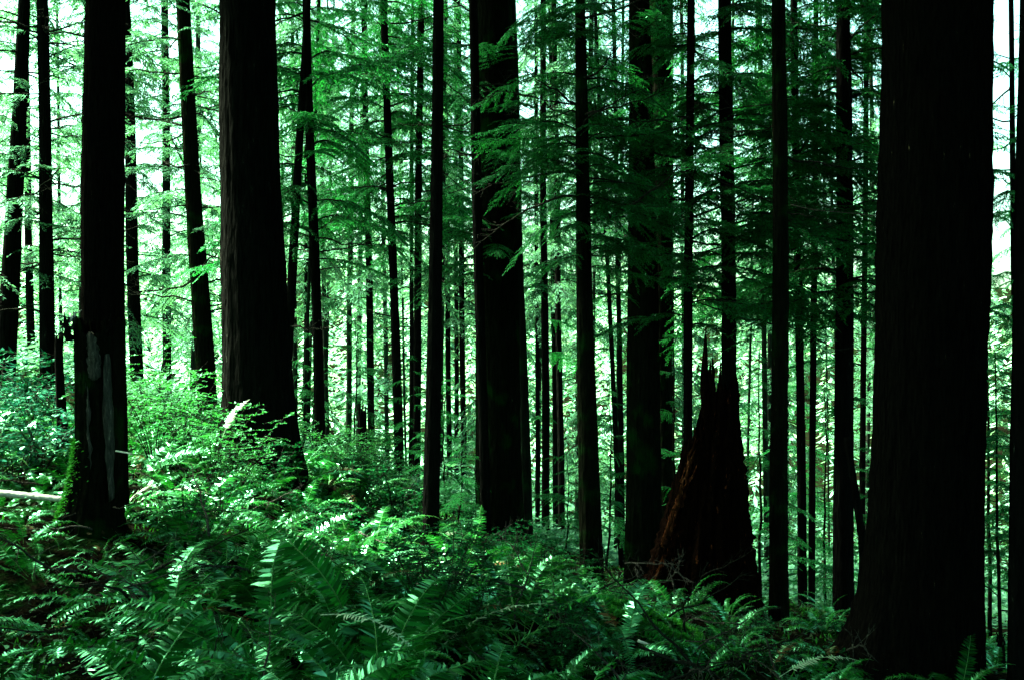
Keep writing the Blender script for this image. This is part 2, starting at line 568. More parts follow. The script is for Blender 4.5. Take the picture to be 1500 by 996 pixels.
def conifer(label, d, xb, xt, wb, wt, H=22, yb=None, boughs=(), dead=0, dead_y=(0, 480), dead_L=(0.6, 1.5), crown='H', mat='bark', flare=0.0,
            rough=0.045, sides=16, group=None, bmesh=None, name='conifer_tree', crown_z=None, bend=0.0, flare_h=0.4, k0=9, lobes=5, crown_s=None, one_side=False):
    """trunk whose foot is seen at pixel column xb and which crosses the frame's top at xt; wb / wt are pixel widths"""
    sd = random.randrange(10 ** 6)
    r = np.random.default_rng(sd)
    x0 = (xb - 750) / F * d
    g = float(G(x0, d))
    ztop = EYE + 498 / F * d
    x1 = (xt - 750) / F * d
    slope = (x1 - x0) / (ztop - g)
    rb, rt = wb / F * d / 2, wt / F * d / 2
    root = thing(name, label, 'tree', (x0, d, g), group)
    TRUNKS.append((x0, d, rb))
    zl = np.concatenate([np.linspace(-0.35, ztop - g + 1.0, 90 if sides > 20 else 40), np.linspace(ztop - g + 1.6, H, 14)])
    px = np.where(zl < ztop - g + 1, slope * zl, slope * (ztop - g + 1) + slope * 0.3 * (zl - (ztop - g + 1)))
    px = px + bend * np.sin(np.clip(zl / (ztop - g), 0, 1) * math.pi)
    ly = r.normal(0, 0.01)
    wob = 0.012 * np.sin(zl * r.uniform(.6, 1.3) + r.uniform(0, 6)) * min(1, rb * 10)
    path = np.stack([px + wob, ly * zl, zl], 1)
    rad = np.interp(zl, [-0.35, 0.8, ztop - g, H], [rb * 1.06, rb, rt, 0.025])
    link('trunk', trunk_mesh(path, rad, sides, len(zl), sd, rough, flare, flare_h, mat, lobes, k0, one_side), root)

    def at(z):
        return np.array([np.interp(z, zl, path[:, 0]), np.interp(z, zl, path[:, 1]), z]), np.interp(z, zl, rad)

    for spec in boughs:
        ya, yb_, n_, La, Lb = spec[:5]
        n_, La, Lb = int(n_ * (1.3 if bmesh is BOUGH_SHADE else (1.9 if bmesh is BOUGH_FAR else 1.35)) + .5), La * 1.15, Lb * 1.15
        azs = spec[5] if len(spec) > 5 else None
        for k in range(n_):
            yy = ya + (yb_ - ya) * (k + r.random()) / n_
            z = EYE + (498 - yy) / F * d - g
            c, rr = at(z)
            az = r.uniform(0, 2 * math.pi) if azs is None else math.radians(r.uniform(*azs))
            L = r.uniform(La, Lb)
            lib = bmesh or BOUGH
            o = link('bough', lib[r.integers(len(lib))], root)
            o.matrix_local = rotm(az, math.radians(r.uniform(-14, 16)), r.normal(0, .18), L / 1.5,
                                  (c[0] + math.cos(az) * rr * .8, c[1] + math.sin(az) * rr * .8, z))
    for k in range(dead):
        yy = r.uniform(*dead_y)
        z = EYE + (498 - yy) / F * d - g
        c, rr = at(z)
        az = r.choice([0, math.pi]) + r.normal(0, .7)
        L = r.uniform(*dead_L)
        o = link('branch', DEAD[r.integers(len(DEAD))], root)
        o.matrix_local = rotm(az, math.radians(r.uniform(-12, 14)), r.uniform(0, 6.3), (L, L, max(.6, min(1.4, L))),
                              (c[0] + math.cos(az) * rr * .8, c[1] + math.sin(az) * rr * .8, z))
    if crown:
        if crown == 'H':
            cz = crown_z if crown_z is not None else ztop - g + 4.0
            c, rr = at(cz)
            o = link('crown', CROWN_HIGH[r.integers(3)], root)
            s_ = (crown_s or (r.uniform(0.9, 1.1) if d < 9 else r.uniform(.28, .4)))
            o.matrix_local = rotm(r.uniform(0, 6.3), 0, 0, (s_, s_, (H - cz) / 13), c)
        else:
            cz = crown_z * (.75 if not group else 1) if crown_z is not None else 2.0
            c, rr = at(cz)
            o = link('crown', CROWN_LOW[r.integers(4)], root)
            s_ = (crown_s or r.uniform(0.75, 1.1))
            lean = math.atan(slope)
            o.matrix_local = Matrix.Translation(Vector(c)) @ Matrix.Rotation(lean, 4, 'Y') @ rotm(r.uniform(0, 6.3), 0, 0, (s_, s_, (H - cz) / 15), (0, 0, 0))
    return root


C = conifer
# --- broad near trunks
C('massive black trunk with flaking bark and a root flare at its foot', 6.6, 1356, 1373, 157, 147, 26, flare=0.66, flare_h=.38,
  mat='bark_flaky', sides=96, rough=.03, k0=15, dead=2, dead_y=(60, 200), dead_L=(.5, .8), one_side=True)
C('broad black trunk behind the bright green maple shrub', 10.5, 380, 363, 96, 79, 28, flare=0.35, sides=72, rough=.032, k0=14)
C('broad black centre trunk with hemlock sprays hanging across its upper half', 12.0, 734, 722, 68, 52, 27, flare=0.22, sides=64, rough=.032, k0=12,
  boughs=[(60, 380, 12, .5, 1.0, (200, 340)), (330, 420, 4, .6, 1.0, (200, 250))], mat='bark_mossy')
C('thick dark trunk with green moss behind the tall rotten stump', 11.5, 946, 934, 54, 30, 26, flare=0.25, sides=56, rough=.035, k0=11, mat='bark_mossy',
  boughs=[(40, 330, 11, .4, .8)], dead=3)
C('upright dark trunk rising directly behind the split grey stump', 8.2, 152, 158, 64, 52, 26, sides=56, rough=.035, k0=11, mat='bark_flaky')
# --- slimmer trunks, left
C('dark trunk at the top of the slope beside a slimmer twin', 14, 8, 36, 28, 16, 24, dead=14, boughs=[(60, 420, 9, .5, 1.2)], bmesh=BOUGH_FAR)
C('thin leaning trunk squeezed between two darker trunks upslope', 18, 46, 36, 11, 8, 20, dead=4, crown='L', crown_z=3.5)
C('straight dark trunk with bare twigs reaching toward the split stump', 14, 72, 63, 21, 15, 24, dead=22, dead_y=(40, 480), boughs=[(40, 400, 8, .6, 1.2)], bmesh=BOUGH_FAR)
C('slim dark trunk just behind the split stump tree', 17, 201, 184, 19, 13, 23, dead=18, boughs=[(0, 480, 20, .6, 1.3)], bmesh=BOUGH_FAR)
C('dim slender trunk half lost among twigs by the maple shrub', 25, 246, 240, 13, 10, 22, dead=16, crown='L', crown_z=4)
C('leaning bark-scaled trunk standing in the bright maple shrub', 14, 304, 268, 27, 19, 23, dead=26, dead_y=(30, 460), boughs=[(20, 440, 13, .5, 1.2)], mat='bark_mossy', bmesh=BOUGH_FAR)
C('crooked slim trunk leaning away behind the broad maple-side trunk', 12.6, 412, 452, 15, 9, 19, dead=5, crown='H')
# --- middle left group
C('thread-thin pole trunk beside a straight slim trunk', 22, 451, 446, 8, 6, 18, dead=5, crown='L', crown_z=5, crown_s=.6)
C('straight slim trunk with layered drooping boughs above', 13, 471, 449, 16, 11, 21, dead=6, boughs=[(-20, 380, 26, .7, 1.5)])
C('slim trunk beside the short broken snag among green shrubs', 22, 546, 532, 11, 8, 20, dead=6, crown='L', crown_z=5.0)
C('slim straight trunk carrying a wide umbrella of hemlock boughs', 16, 586, 562, 14, 10, 22, dead=5, boughs=[(-10, 370, 30, .9, 1.9)])
C('slim trunk standing close to its thinner twin', 17, 609, 616, 12, 9, 21, dead=6, boughs=[(0, 330, 18, .7, 1.4)])
C('thin twin pressed against a slim straight trunk', 18.5, 602, 604, 7, 5, 17, dead=4, crown='L', crown_z=5, crown_s=.55)
C('bare black pole trunk rising from the fern bank, leaning slightly', 9.5, 630, 643, 24, 15, 22, dead=4, dead_y=(40, 300), dead_L=(.5, .9), rough=.03, sides=28)
C('slim reddish-dark pole in a cluster of three thin trunks', 24, 659, 652, 8, 6, 18, dead=7, crown='L', crown_z=5, crown_s=.6)
C('middle pole in a cluster of three thin trunks', 26, 669, 668, 7, 6, 18, dead=7, crown='L', crown_z=6, crown_s=.6)
C('straight outer pole in a cluster of three thin trunks', 24, 680, 672, 9, 7, 19, dead=6, crown='L', crown_z=5.5, crown_s=.6)
# --- centre
C('slim black trunk leaning against the broad centre trunk', 10.6, 712, 692, 15, 13, 22, dead=6, dead_y=(20, 260), dead_L=(.4, .9), rough=.03, sides=24)
C('pale-edged slim trunk touching the far side of the centre trunk', 12.6, 774, 748, 17, 14, 23, mat='bark_far', dead=6, dead_y=(0, 300), sides=24)
C('thin pole close behind the pale-edged slim trunk', 20, 788, 785, 7, 5, 19, dead=6, crown='L', crown_z=6, crown_s=.6)
C('slim dark pole with a thinner pole close on either side', 17, 800, 795, 12, 8, 20, dead=6, boughs=[(330, 620, 5, .5, 1.0)])
C('slender pole with reddish bark among thin background trunks', 21, 815, 806, 9, 6, 19, dead=7, crown='L', crown_z=6, crown_s=.6)
C('slender pole next to the mossy tapering trunk', 19, 823, 812, 10, 7, 19, dead=6, crown='L', crown_z=6, crown_s=.6)
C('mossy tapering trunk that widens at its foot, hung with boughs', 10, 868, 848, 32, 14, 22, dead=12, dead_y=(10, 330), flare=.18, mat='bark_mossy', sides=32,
  boughs=[(-20, 120, 10, .5, 1.0), (120, 380, 15, .5, 1.05), (190, 270, 5, .6, 1.0, (150, 260)), (200, 330, 6, .6, 1.0, (-70, 40)), (300, 420, 6, .4, .8)])
C('thin leaning pole crossing near another thin upright pole', 15, 911, 872, 8, 5, 18, dead=5, crown='L', crown_z=6, crown_s=.6)
C('thin upright pole beside a leaning thin pole', 15.4, 913, 899, 8, 6, 19, dead=6, boughs=[(300, 640, 6, .5, .9)])
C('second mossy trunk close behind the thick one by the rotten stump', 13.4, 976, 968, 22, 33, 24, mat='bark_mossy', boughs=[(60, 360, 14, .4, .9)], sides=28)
C('thread-thin pole in the gap beside the rotten stump', 20, 986, 984, 6, 5, 17, dead=5, crown='L', crown_z=4, crown_s=.6)
# --- right
C('slim black trunk rising behind the rotten stump', 11, 1006, 1013, 14, 11, 22, dead=6, dead_y=(100, 480), boughs=[(-10, 480, 22, .6, 1.2)], sides=24)
C('dark trunk right behind the spiked top of the rotten stump', 11.4, 1070, 1060, 24, 18, 22, dead=9, dead_y=(250, 520), boughs=[(-10, 420, 34, .7, 1.3)], bmesh=BOUGH_SHADE, sides=28)
C('straight dark trunk with a moss-streaked foot beside the rotten stump', 9.5, 1142, 1143, 27, 19, 23, dead=5, dead_y=(150, 350), dead_L=(.5, 1.0), mat='bark_mossy', flare=.15, sides=36)
C('slim trunk in the shade with a close-set twin', 12.4, 1176, 1164, 13, 10, 20, dead=5, boughs=[(-10, 470, 46, .7, 1.4)], bmesh=BOUGH_SHADE)
C('shaded close-set twin of a slim trunk', 13, 1189, 1190, 10, 7, 19, dead=5, boughs=[(0, 480, 28, .6, 1.2)], bmesh=BOUGH_SHADE)
C('dark bark-scaled trunk with tilted dead pole at its foot', 12, 1237, 1233, 30, 19, 23, dead=8, boughs=[(-10, 440, 42, .8, 1.45)], bmesh=BOUGH_SHADE, sides=32)
C('thin dark trunk between the scaled trunk and the massive flaking one', 15, 1262, 1268, 9, 7, 19, dead=5, boughs=[(0, 600, 16, .7, 1.3)], bmesh=BOUGH_SHADE)
C('dark trunk on the far side of the massive flaking trunk', 6.2, 1494, 1512, 34, 26, 22, dead=2, dead_y=(20, 60), dead_L=(.4, .6), sides=32)
C('slender shaded trunk in the gap beyond the massive flaking trunk', 14, 1492, 1484, 9, 7, 19, dead=7, boughs=[(60, 780, 20, .6, 1.2)])

def spot(px, d):
    return ((px - 750) / F * d, d)


MARKS = [('the massive flaking trunk', *spot(1352, 6.6)), ('the broad maple-side trunk', *spot(380, 10.5)), ('the broad centre trunk', *spot(737, 12)),
         ('the thick mossy trunk', *spot(946, 11.5)), ('the split grey stump', *spot(140, 7.2)), ('the bare pole trunk', *spot(630, 9.5)),
         ('the tall rotten stump', *spot(1040, 9.2)), ('the mossy tapering trunk', *spot(868, 10)), ('the moss-footed straight trunk', *spot(1142, 9.5)),
         ('the slim bough-hung trunk', *spot(471, 13)), ('the arched mossy branch', *spot(890, 6.8)), ('the low mossy log', *spot(980, 6.3)),
         ('the pale fallen pole', *spot(20, 7.35)), ('the vine maple shrubs', *spot(270, 10)), ('the short broken snag', *spot(531, 14))]


def near(x, y):
    k = min(MARKS, key=lambda t: (t[1] - x) ** 2 + (t[2] - y) ** 2)
    return 'near ' + k[0] if math.hypot(k[1] - x, k[2] - y) < 2.6 else 'in the open fern bank'


def behind(x, y):
    a_ = x / y
    k = sorted(MARKS[:9], key=lambda t: abs(t[1] / t[2] - a_))
    if abs(a_) > .55:
        return 'at the side of the wood'
    if abs(k[0][1] / k[0][2] - a_) < .025:
        return 'behind ' + k[0][0]
    return 'between %s and %s' % (k[0][0], k[1][0][4:] if False else k[1][0])


# --- background trees that only their place tells apart
BG = []
r = np.random.default_rng(5)
tries = 0
while len(BG) < 40 and tries < 4000:
    tries += 1
    d = r.uniform(17, 46)
    px = r.uniform(-150, 1650)
    x = (px - 750) / F * d
    if any((x - a_) ** 2 + (d - b_) ** 2 < 2.4 ** 2 for a_, b_ in BG):
        continue
    if any(abs(px - (750 + t[0] / t[1] * F)) < 12 and t[1] > 16 for t in TRUNKS):
        continue
    BG.append((x, d))
    wpx = r.uniform(.10, .26) / d * F
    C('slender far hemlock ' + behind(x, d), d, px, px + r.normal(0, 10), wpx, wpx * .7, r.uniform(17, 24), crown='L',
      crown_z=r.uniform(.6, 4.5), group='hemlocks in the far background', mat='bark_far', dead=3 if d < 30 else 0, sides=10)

for k in range(20):
    d = r.uniform(17, 34)
    px = [r.uniform(430, 720), r.uniform(770, 930), r.uniform(430, 620), r.uniform(1090, 1290)][k % 4]
    x = (px - 750) / F * d
    wpx = r.uniform(.06, .13) / d * F
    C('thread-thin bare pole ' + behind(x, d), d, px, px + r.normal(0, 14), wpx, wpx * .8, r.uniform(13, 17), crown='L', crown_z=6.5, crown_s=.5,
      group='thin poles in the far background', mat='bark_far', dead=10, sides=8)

# --- unseen trees added round the photographer, whose crowns shade the foreground
for x, y in [(-4.5, 1.5), (4.6, 0.5), (-2.5, -3.5), (3, -4.5), (-6.5, 5.5), (7.2, 3), (-9, 9), (9.5, 9.5), (0.5, -8), (-9, 0), (6.5, -8), (-7, -7), (12, 5), (-1.2, -1.2), (2.4, -1.6), (-4.2, -1.5), (5.6, 4.6), (-3.9, 4.4), (-11.5, 7.2)]:
    d = y
    g = float(G(x, y))
    root = thing('conifer_tree', 'tall unseen conifer added beside the viewpoint to shade the foreground', 'tree', (x, y, g), 'unseen shade trees added around the viewpoint')
    zl = np.linspace(-.35, 24.5, 40)
    link('trunk', trunk_mesh(np.stack([0 * zl, 0 * zl, zl], 1), np.interp(zl, [0, 24], [.28, .03]), 16, 40, int(1000 + x * 10), .04), root)
    o = link('crown', CROWN_HIGH[int(abs(x) * 10) % 3], root)
    o.matrix_local = rotm(x, 0, 0, (*((.45, .45) if y > 5 and -10 < x < 0 else ((.85, .85) if x < -11 else (1.15, 1.15))), 1.0), (0, 0, 11.0))  # crowns narrowed towards the sun to let patches of light through

# --- the forest goes on unseen behind the photographer, added to block sky light
r = np.random.default_rng(55)
pl = []
while len(pl) < 46:
    x, y = r.uniform(-26, 26), r.uniform(-26, 12)
    if y > -5 and abs(x) < 8 + max(0, y) * .8:
        continue
    if any((x - a_) ** 2 + (y - b_) ** 2 < 2.6 ** 2 for a_, b_ in pl):
        continue
    pl.append((x, y))
    g = float(G(x, y))
    root = thing('conifer_tree', 'full-crowned unseen hemlock added behind the viewpoint to block sky light', 'tree', (x, y, g), 'unseen hemlocks added behind the viewpoint')
    zl = np.linspace(-.35, 19, 24)
    link('trunk', trunk_mesh(np.stack([0 * zl, 0 * zl, zl], 1), np.interp(zl, [0, 19], [.16, .02]), 10, 24, len(pl), .04), root)
    o = link('crown', CROWN_LOW[len(pl) % 4], root)
    o.matrix_local = rotm(x, 0, 0, (1.3, 1.3, 1.2), (0, 0, .8))

# --- undergrowth covering the slope down to the valley: one mass
r = np.random.default_rng(66)
a = Acc()
n_ = 90000
yy = 15 + 62 * r.random(n_) ** 1.4
xx = r.uniform(-.72, .72, n_) * yy
cl = np.clip(np.sin(xx * .9 + np.sin(yy * .7) * 2) * np.sin(yy * .8 + np.sin(xx * .6) * 2), 0, 1)
zz = G(xx, yy) + r.random(n_) * (.25 + 1.1 * cl)
an = r.uniform(0, 6.3, n_)
dd = np.stack([np.cos(an), np.sin(an), r.uniform(-.5, .5, n_)], 1)
kites(a, np.stack([xx, yy, zz], 1), dd, np.cross(dd, np.array([0, 0, 1.0]) + r.normal(0, .4, (n_, 3))), r.uniform(.1, .3, n_) * (.6 + yy / 50), r.uniform(.02, .05, n_) * (.6 + yy / 40), 0, .1)
und = link('slope_undergrowth', a.mesh('slope_undergrowth', ['needle_far_haze']))
und['kind'] = 'stuff'
tag(und, 'bright green undergrowth covering the slope below the trees', 'undergrowth')

# --- far wooded hillside: one mass
a = Acc()
r = np.random.default_rng(77)
N = 900
hx = r.uniform(-150, 150, N)
hy = 62 + 150 * r.random(N) ** 1.3
hx *= (0.5 + hy / 160)
for x, y in zip(hx, hy):
    H_, R_ = r.uniform(9, 17), r.uniform(1.6, 2.8)
    k = 260
    u = r.random(k) ** .8
    az = r.uniform(0, 6.3, k)
    rad = R_ * (1 - .93 * u) * r.uniform(.15, .6, k)
    base = float(G(x, y))
    p = np.stack([x + rad * np.cos(az), y + rad * np.sin(az), base + .3 + u * H_], 1)
    dd = np.stack([np.cos(az), np.sin(az), r.uniform(-.7, -.1, k)], 1)
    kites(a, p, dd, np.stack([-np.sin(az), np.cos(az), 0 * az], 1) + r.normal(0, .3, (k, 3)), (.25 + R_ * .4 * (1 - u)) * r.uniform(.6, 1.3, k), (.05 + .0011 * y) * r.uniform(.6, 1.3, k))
wood = link('hillside_forest', a.mesh('hillside_forest', ['needle_hill_haze']))
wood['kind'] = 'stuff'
tag(wood, 'mass of conifers covering the far hillside, pale haze painted into its foliage', 'forest')


# ------------------------------------------------------------------ stumps and snags
def stump_mesh(name, outline, d, tops, seed, mats, depth_scale=1.0, grooves=17, amp=.05, sides=120, rings=60, name_mat=0):
    """outline: [(py, left px, right px)] from top to foot; tops: function theta-> extra px to cut"""
    r = np.random.default_rng(seed)
    o = np.array(outline, float)
    ys_ = o[:, 0]
    zt = EYE + (498 - ys_[0]) / F * d
    zb = EYE + (498 - ys_[-1]) / F * d - .3
    th = np.arange(sides) / sides * 2 * math.pi
    h = np.array([EYE + (498 - tops(t)) / F * d for t in th])
    u = np.linspace(0, 1, rings)
    Z = zb + (h[None] - zb) * u[:, None]
    PY = 498 - (Z - EYE) / d * F
    Lp = np.interp(PY, ys_, o[:, 1]); Rp = np.interp(PY, ys_, o[:, 2])
    cx = ((Lp + Rp) / 2 - 750) / F * d
    rx = (Rp - Lp) / 2 / F * d
    T = np.broadcast_to(th, Z.shape)
    ridge = np.abs(np.sin(grooves * T / 2 + 1.5 * np.sin(Z * 1.3 + seed) + r.uniform(0, 6))) * .6 + .4 * fbm_wave(r, T, Z, grooves * 2, .8)
    rr = 1 + amp * (ridge - .5) * 2 + r.normal(0, amp * .25, T.shape)
    X = cx + rx * rr * np.cos(T)
    Y = d + rx * depth_scale * rr * np.sin(T)
    a = Acc()
    i = np.arange(rings - 1)[:, None] * sides
    j = np.arange(sides)[None]
    j2 = (j + 1) % sides
    q = np.stack([i + j, i + j2, i + sides + j2, i + sides + j], -1).reshape(-1, 4)
    v = np.stack([X, Y, Z], -1)
    # hollow inside
    inn = v[-1].copy()
    c = np.array([cx[-1].mean(), d])
    lo = v[-1].copy()
    lo[:, :2] = c + (inn[:, :2] - c) * .55
    zin = h.min() - .25
    lo[:, 2] = np.minimum(h - .05, zin + .0 * h)
    base = rings * sides
    q2 = np.stack([(rings - 1) * sides + np.arange(sides), (rings - 1) * sides + (np.arange(sides) + 1) % sides,
                   base + (np.arange(sides) + 1) % sides, base + np.arange(sides)], -1)
    ctr = np.array([[c[0], c[1], zin - .05]])
    t = [(base + s_, base + (s_ + 1) % sides, base + sides) for s_ in range(sides)]
    org = np.array([cx[0].mean(), d, zb + .3])
    a.add(np.vstack([v.reshape(-1, 3), lo, ctr]) - org, np.vstack([q, q2]), t, 0)
    return a.mesh(name, mats, False), org


def splinter(root, org, px0, py0, px1, py1, wpx, d, mat, dy=0.0, seed=0):
    """upright shard of wood, tapering to a ragged point"""
    r = np.random.default_rng(seed)
    p0, p1 = P(px0, py0, d), P(px1, py1, d)
    u = np.linspace(0, 1, 8)[:, None]
    pts = p0 + (p1 - p0) * u + r.normal(0, .006, (8, 3)) - org
    pts[:, 1] += dy
    a = Acc()
    tube(a, pts, wpx / F * d / 2 * np.array([1, .95, .9, .8, .66, .5, .3, .04]) * r.uniform(.85, 1.15, 8), 6)
    return link('splinter', a.mesh('splinter', [mat]), root)


# the tall rotten stump with spikes
D = 9.2
rs = np.random.default_rng(3)
jag = rs.uniform(0, 1, 120)


def snag_top(t):
    k = int(t / (2 * math.pi) * 120) % 120
    c = math.cos(t)                    # -1 left .. 1 right
    y = 560 + 30 * jag[k] * jag[(k * 7) % 120]
    if c < -.55:
        y = 640 + 26 * jag[k]          # the left shoulder breaks off lower
    elif c > .7:
        y = 545 + 26 * jag[k]
    return y


me, org = stump_mesh('trunk', [(520, 1028, 1078), (560, 1027, 1080), (625, 1019, 1081), (640, 1006, 1082), (690, 996, 1086), (740, 980, 1091), (800, 965, 1098), (850, 950, 1106),
                               (890, 930, 1112), (930, 915, 1116)], D, snag_top, 3, ['rot'], .9, 13, .13, 120, 70)
st = thing('broken_stump', 'tall rotten stump with spiked top and reddish decayed side', 'stump', org)
link('trunk', me, st)
for k, s_ in enumerate([(1036, 640, 1034, 478, 17), (1046, 610, 1045, 518, 10), (1055, 610, 1055, 522, 9), (1040, 600, 1040, 528, 12),
                        (1016, 680, 1018, 622, 12), (1009, 700, 1008, 632, 9), (1028, 660, 1026, 600, 9)]):
    splinter(st, org, *s_, D, 'rot', dy=rs.uniform(-.12, .05), seed=k)
for k in range(26):
    yy_ = rs.uniform(640, 850)
    le_ = np.interp(yy_, [640, 690, 740, 800, 850], [1006, 996, 980, 965, 950])
    xx_ = le_ + abs(rs.normal(0, 9)) + 2
    ln_ = rs.uniform(25, 75)
    splinter(st, org, xx_ - ln_ * .16, yy_ + ln_ * .5, xx_ + ln_ * .16 + rs.normal(0, 2), yy_ - ln_ * .5, rs.uniform(4, 9), D, 'rust' if k % 3 else 'rot', dy=-rs.uniform(.12, .24), seed=200 + k)
TRUNKS.append((org[0], D, .55))

# the split grey stump in front of the upright trunk
D2 = 7.2


def grey_top(t):
    k = int(t / (2 * math.pi) * 120) % 120
    c = math.cos(t)
    return 468 - 6 * abs(c) + 18 * jag[k] * jag[(k * 11) % 120] + (16 if -.3 < c < .5 and math.sin(t) < 0 else 0)


me, org = stump_mesh('trunk', [(455, 107, 180), (480, 110, 181), (520, 111, 181), (600, 112, 180), (640, 113, 180), (680, 108, 179), (720, 100, 178), (755, 88, 180), (790, 76, 188)],
                     D2, grey_top, 5, ['bark_mossy'], .85, 11, .06, 120, 60)
gs = thing('split_stump', 'old grey split stump with mossy foot, peeled of bark', 'stump', org)
link('trunk', me, gs)
TRUNKS.append((org[0], D2, .3))
# peeled strips of bare wood standing proud of the stump's face
for k, (x0, y0, x1, y1, x2, y2, x3, y3, mt) in enumerate([(124, 486, 143, 492, 147, 556, 128, 558, 'grey_wood'), (149, 520, 160, 518, 166, 730, 157, 735, 'grey_wood'),
                                                    (124, 560, 129, 560, 134, 700, 130, 705, 'grey_wood')]):
    a = Acc()
    rr_ = np.random.default_rng(k)
    n_ = 14
    L_, Rr = [], []
    for u in np.linspace(0, 1, n_):
        L_.append((x0 + (x3 - x0) * u, y0 + (y3 - y0) * u))
        Rr.append((x1 + (x2 - x1) * u, y1 + (y2 - y1) * u))
    v = []
    for (lx, ly), (rx_, ry) in zip(L_, Rr):
        wv_ = .35 + .65 * math.sin(math.pi * min(1, max(0, (ly - y0) / (y3 - y0))) ** .8) ** .5 + rr_.normal(0, .09)
        mx_ = (lx + rx_) / 2
        lx, rx_ = mx_ + (lx - mx_) * wv_, mx_ + (rx_ - mx_) * wv_
        for (qx, qy) in ((lx + rr_.normal(0, 1.1), ly), ((lx + rx_) / 2, (ly + ry) / 2), (rx_ + rr_.normal(0, 1.1), ry)):
            o_ = (qx - 145) / 36
            yy = D2 - .178 * .85 * math.sqrt(max(.05, 1 - o_ * o_)) - .010 + rr_.normal(0, .004)
            p_ = P(qx, qy, yy)
            v.append(p_)
    v = np.array(v)
    back = v + [0, .05, 0]
    q = []
    for i_ in range(n_ - 1):
        for j_ in range(2):
            b_ = i_ * 3 + j_
            q.append((b_, b_ + 3, b_ + 4, b_ + 1))
            q.append((b_ + n_ * 3, b_ + 1 + n_ * 3, b_ + 4 + n_ * 3, b_ + 3 + n_ * 3))
        for j_ in (0, 2):
            b_ = i_ * 3 + j_
            q.append((b_, b_ + n_ * 3, b_ + 3 + n_ * 3, b_ + 3) if j_ == 0 else (b_, b_ + 3, b_ + 3 + n_ * 3, b_ + n_ * 3))
    for b_, e_ in ((0, 1), (1, 2)):
        q.append((b_, e_, e_ + n_ * 3, b_ + n_ * 3))
        b2, e2 = b_ + (n_ - 1) * 3, e_ + (n_ - 1) * 3
        q.append((b2, b2 + n_ * 3, e2 + n_ * 3, e2))
    a.add(np.vstack([v, back]) - org, q)
    o = link('wood_strip', a.mesh('wood_strip', [mt]), gs)
for k, s_ in enumerate([(114, 500, 106, 458, 12), (112, 470, 132, 455, 5), (118, 480, 121, 456, 6), (170, 490, 174, 458, 7), (108, 475, 124, 461, 6)]):
    splinter(gs, org, *s_, D2, 'pale_wood' if k == 1 else ('grey_wood' if k == 2 else 'bark'), dy=-.13, seed=20 + k)
# moss fur on the stump's flared foot
a = Acc()
rm = np.random.default_rng(8)
n_ = 2600
yy = rm.uniform(640, 775, n_)
left = np.interp(yy, [640, 680, 720, 755, 790], [113, 108, 100, 88, 76])
phi = math.pi + rm.normal(0, .45, n_)
wid_ = np.interp(yy, [640, 720, 790], [34, 39, 56]) / F * D2
cxx = (left - 750) / F * D2 + wid_
p = np.stack([cxx + wid_ * np.cos(phi), D2 + .85 * wid_ * np.sin(phi), EYE + (498 - yy) / F * D2], 1)
dd = np.stack([np.cos(phi), np.sin(phi), rm.uniform(-.6, .8, n_)], 1) + rm.normal(0, .4, (n_, 3))
kites(a, p - org, dd, rm.normal(0, 1, (n_, 3)), rm.uniform(.015, .04, n_), .004)
mo = link('moss', a.mesh('moss', ['moss']), gs)

# small broken snag among the shrubs, and two little ones
for (lab, ol, d, top, sd_) in [
    ('short broken snag with splintered top among green shrubs', [(598, 525, 537), (640, 524, 538), (700, 522, 540), (735, 519, 543)], 14.0, 600, 31),
    ('small leaning broken stub beside the split grey stump', [(485, 82, 93), (520, 80, 92), (560, 82, 94), (640, 84, 100)], 9.5, 488, 32),
    ('narrow pointed stub in the bright gap beyond the massive trunk', [(930, 1462, 1470), (960, 1460, 1472), (1010, 1456, 1474), (1040, 1452, 1478)], 7.6, 932, 33)]:
    me, org = stump_mesh('trunk', ol, d, lambda t: top + 16 * jag[int(t * 17) % 120], sd_, ['bark'], 1, 7, .08, 36, 30)
    ss = thing('broken_snag', lab, 'snag', org)
    link('trunk', me, ss)
    x_ = (ol[0][1] + ol[0][2]) / 2
    for k in range(3):
        splinter(ss, org, x_ + (k - 1) * 4, top + 12, x_ + (k - 1) * 5, top - rs.uniform(2, 16), 4, d, 'bark', seed=40 + k)


# ------------------------------------------------------------------ logs, poles and sticks on the ground
def stick(name, label, cat, pix, w0, w1, mat, sides=10, rough=.06, group=None, mossy=0, seed=0):
    """pix: [(px, py, d)]"""
    r = np.random.default_rng(seed)
    pts = np.array([P(*p_) for p_ in pix])
    t = np.linspace(0, 1, len(pts)); u = np.linspace(0, 1, 24)
    c = np.stack([np.interp(u, t, pts[:, i]) for i in range(3)], 1)
    for _ in range(3):
        c[1:-1] = (c[:-2] + 2 * c[1:-1] + c[2:]) / 4
    org = c[0].copy()
    rad = np.linspace(w0, w1, 24) / 2 * (1 + r.normal(0, rough, 24))
    a = Acc()
    tube(a, c - org, rad, sides)
    v = np.concatenate(a.v)
    a.v = [v + r.normal(0, rough * w0 * .25, v.shape)]
    root = thing(name, label, cat, org, group)
    link('shaft', a.mesh('shaft', [mat], True), root)
    if mossy:
        b = Acc()
        k = r.integers(0, 24, mossy)
        ph = r.normal(math.pi / 2, .8, mossy)
        tg = nrm(np.gradient(c, axis=0))[k]
        sd_ = nrm(np.cross(tg, [0, 0, 1.0]))
        nn = sd_ * np.cos(ph)[:, None] + np.array([0, 0, 1.0]) * np.sin(ph)[:, None]
        p_ = c[k] - org + nn * rad[k][:, None] * .95 + tg * r.uniform(-.5, .5, mossy)[:, None] * np.linalg.norm(c[1] - c[0])
        kites(b, p_, nn + r.normal(0, .5, (mossy, 3)), r.normal(0, 1, (mossy, 3)), r.uniform(.02, .055, mossy), .008)
        link('moss', b.mesh('moss', ['moss']), root)
    return root


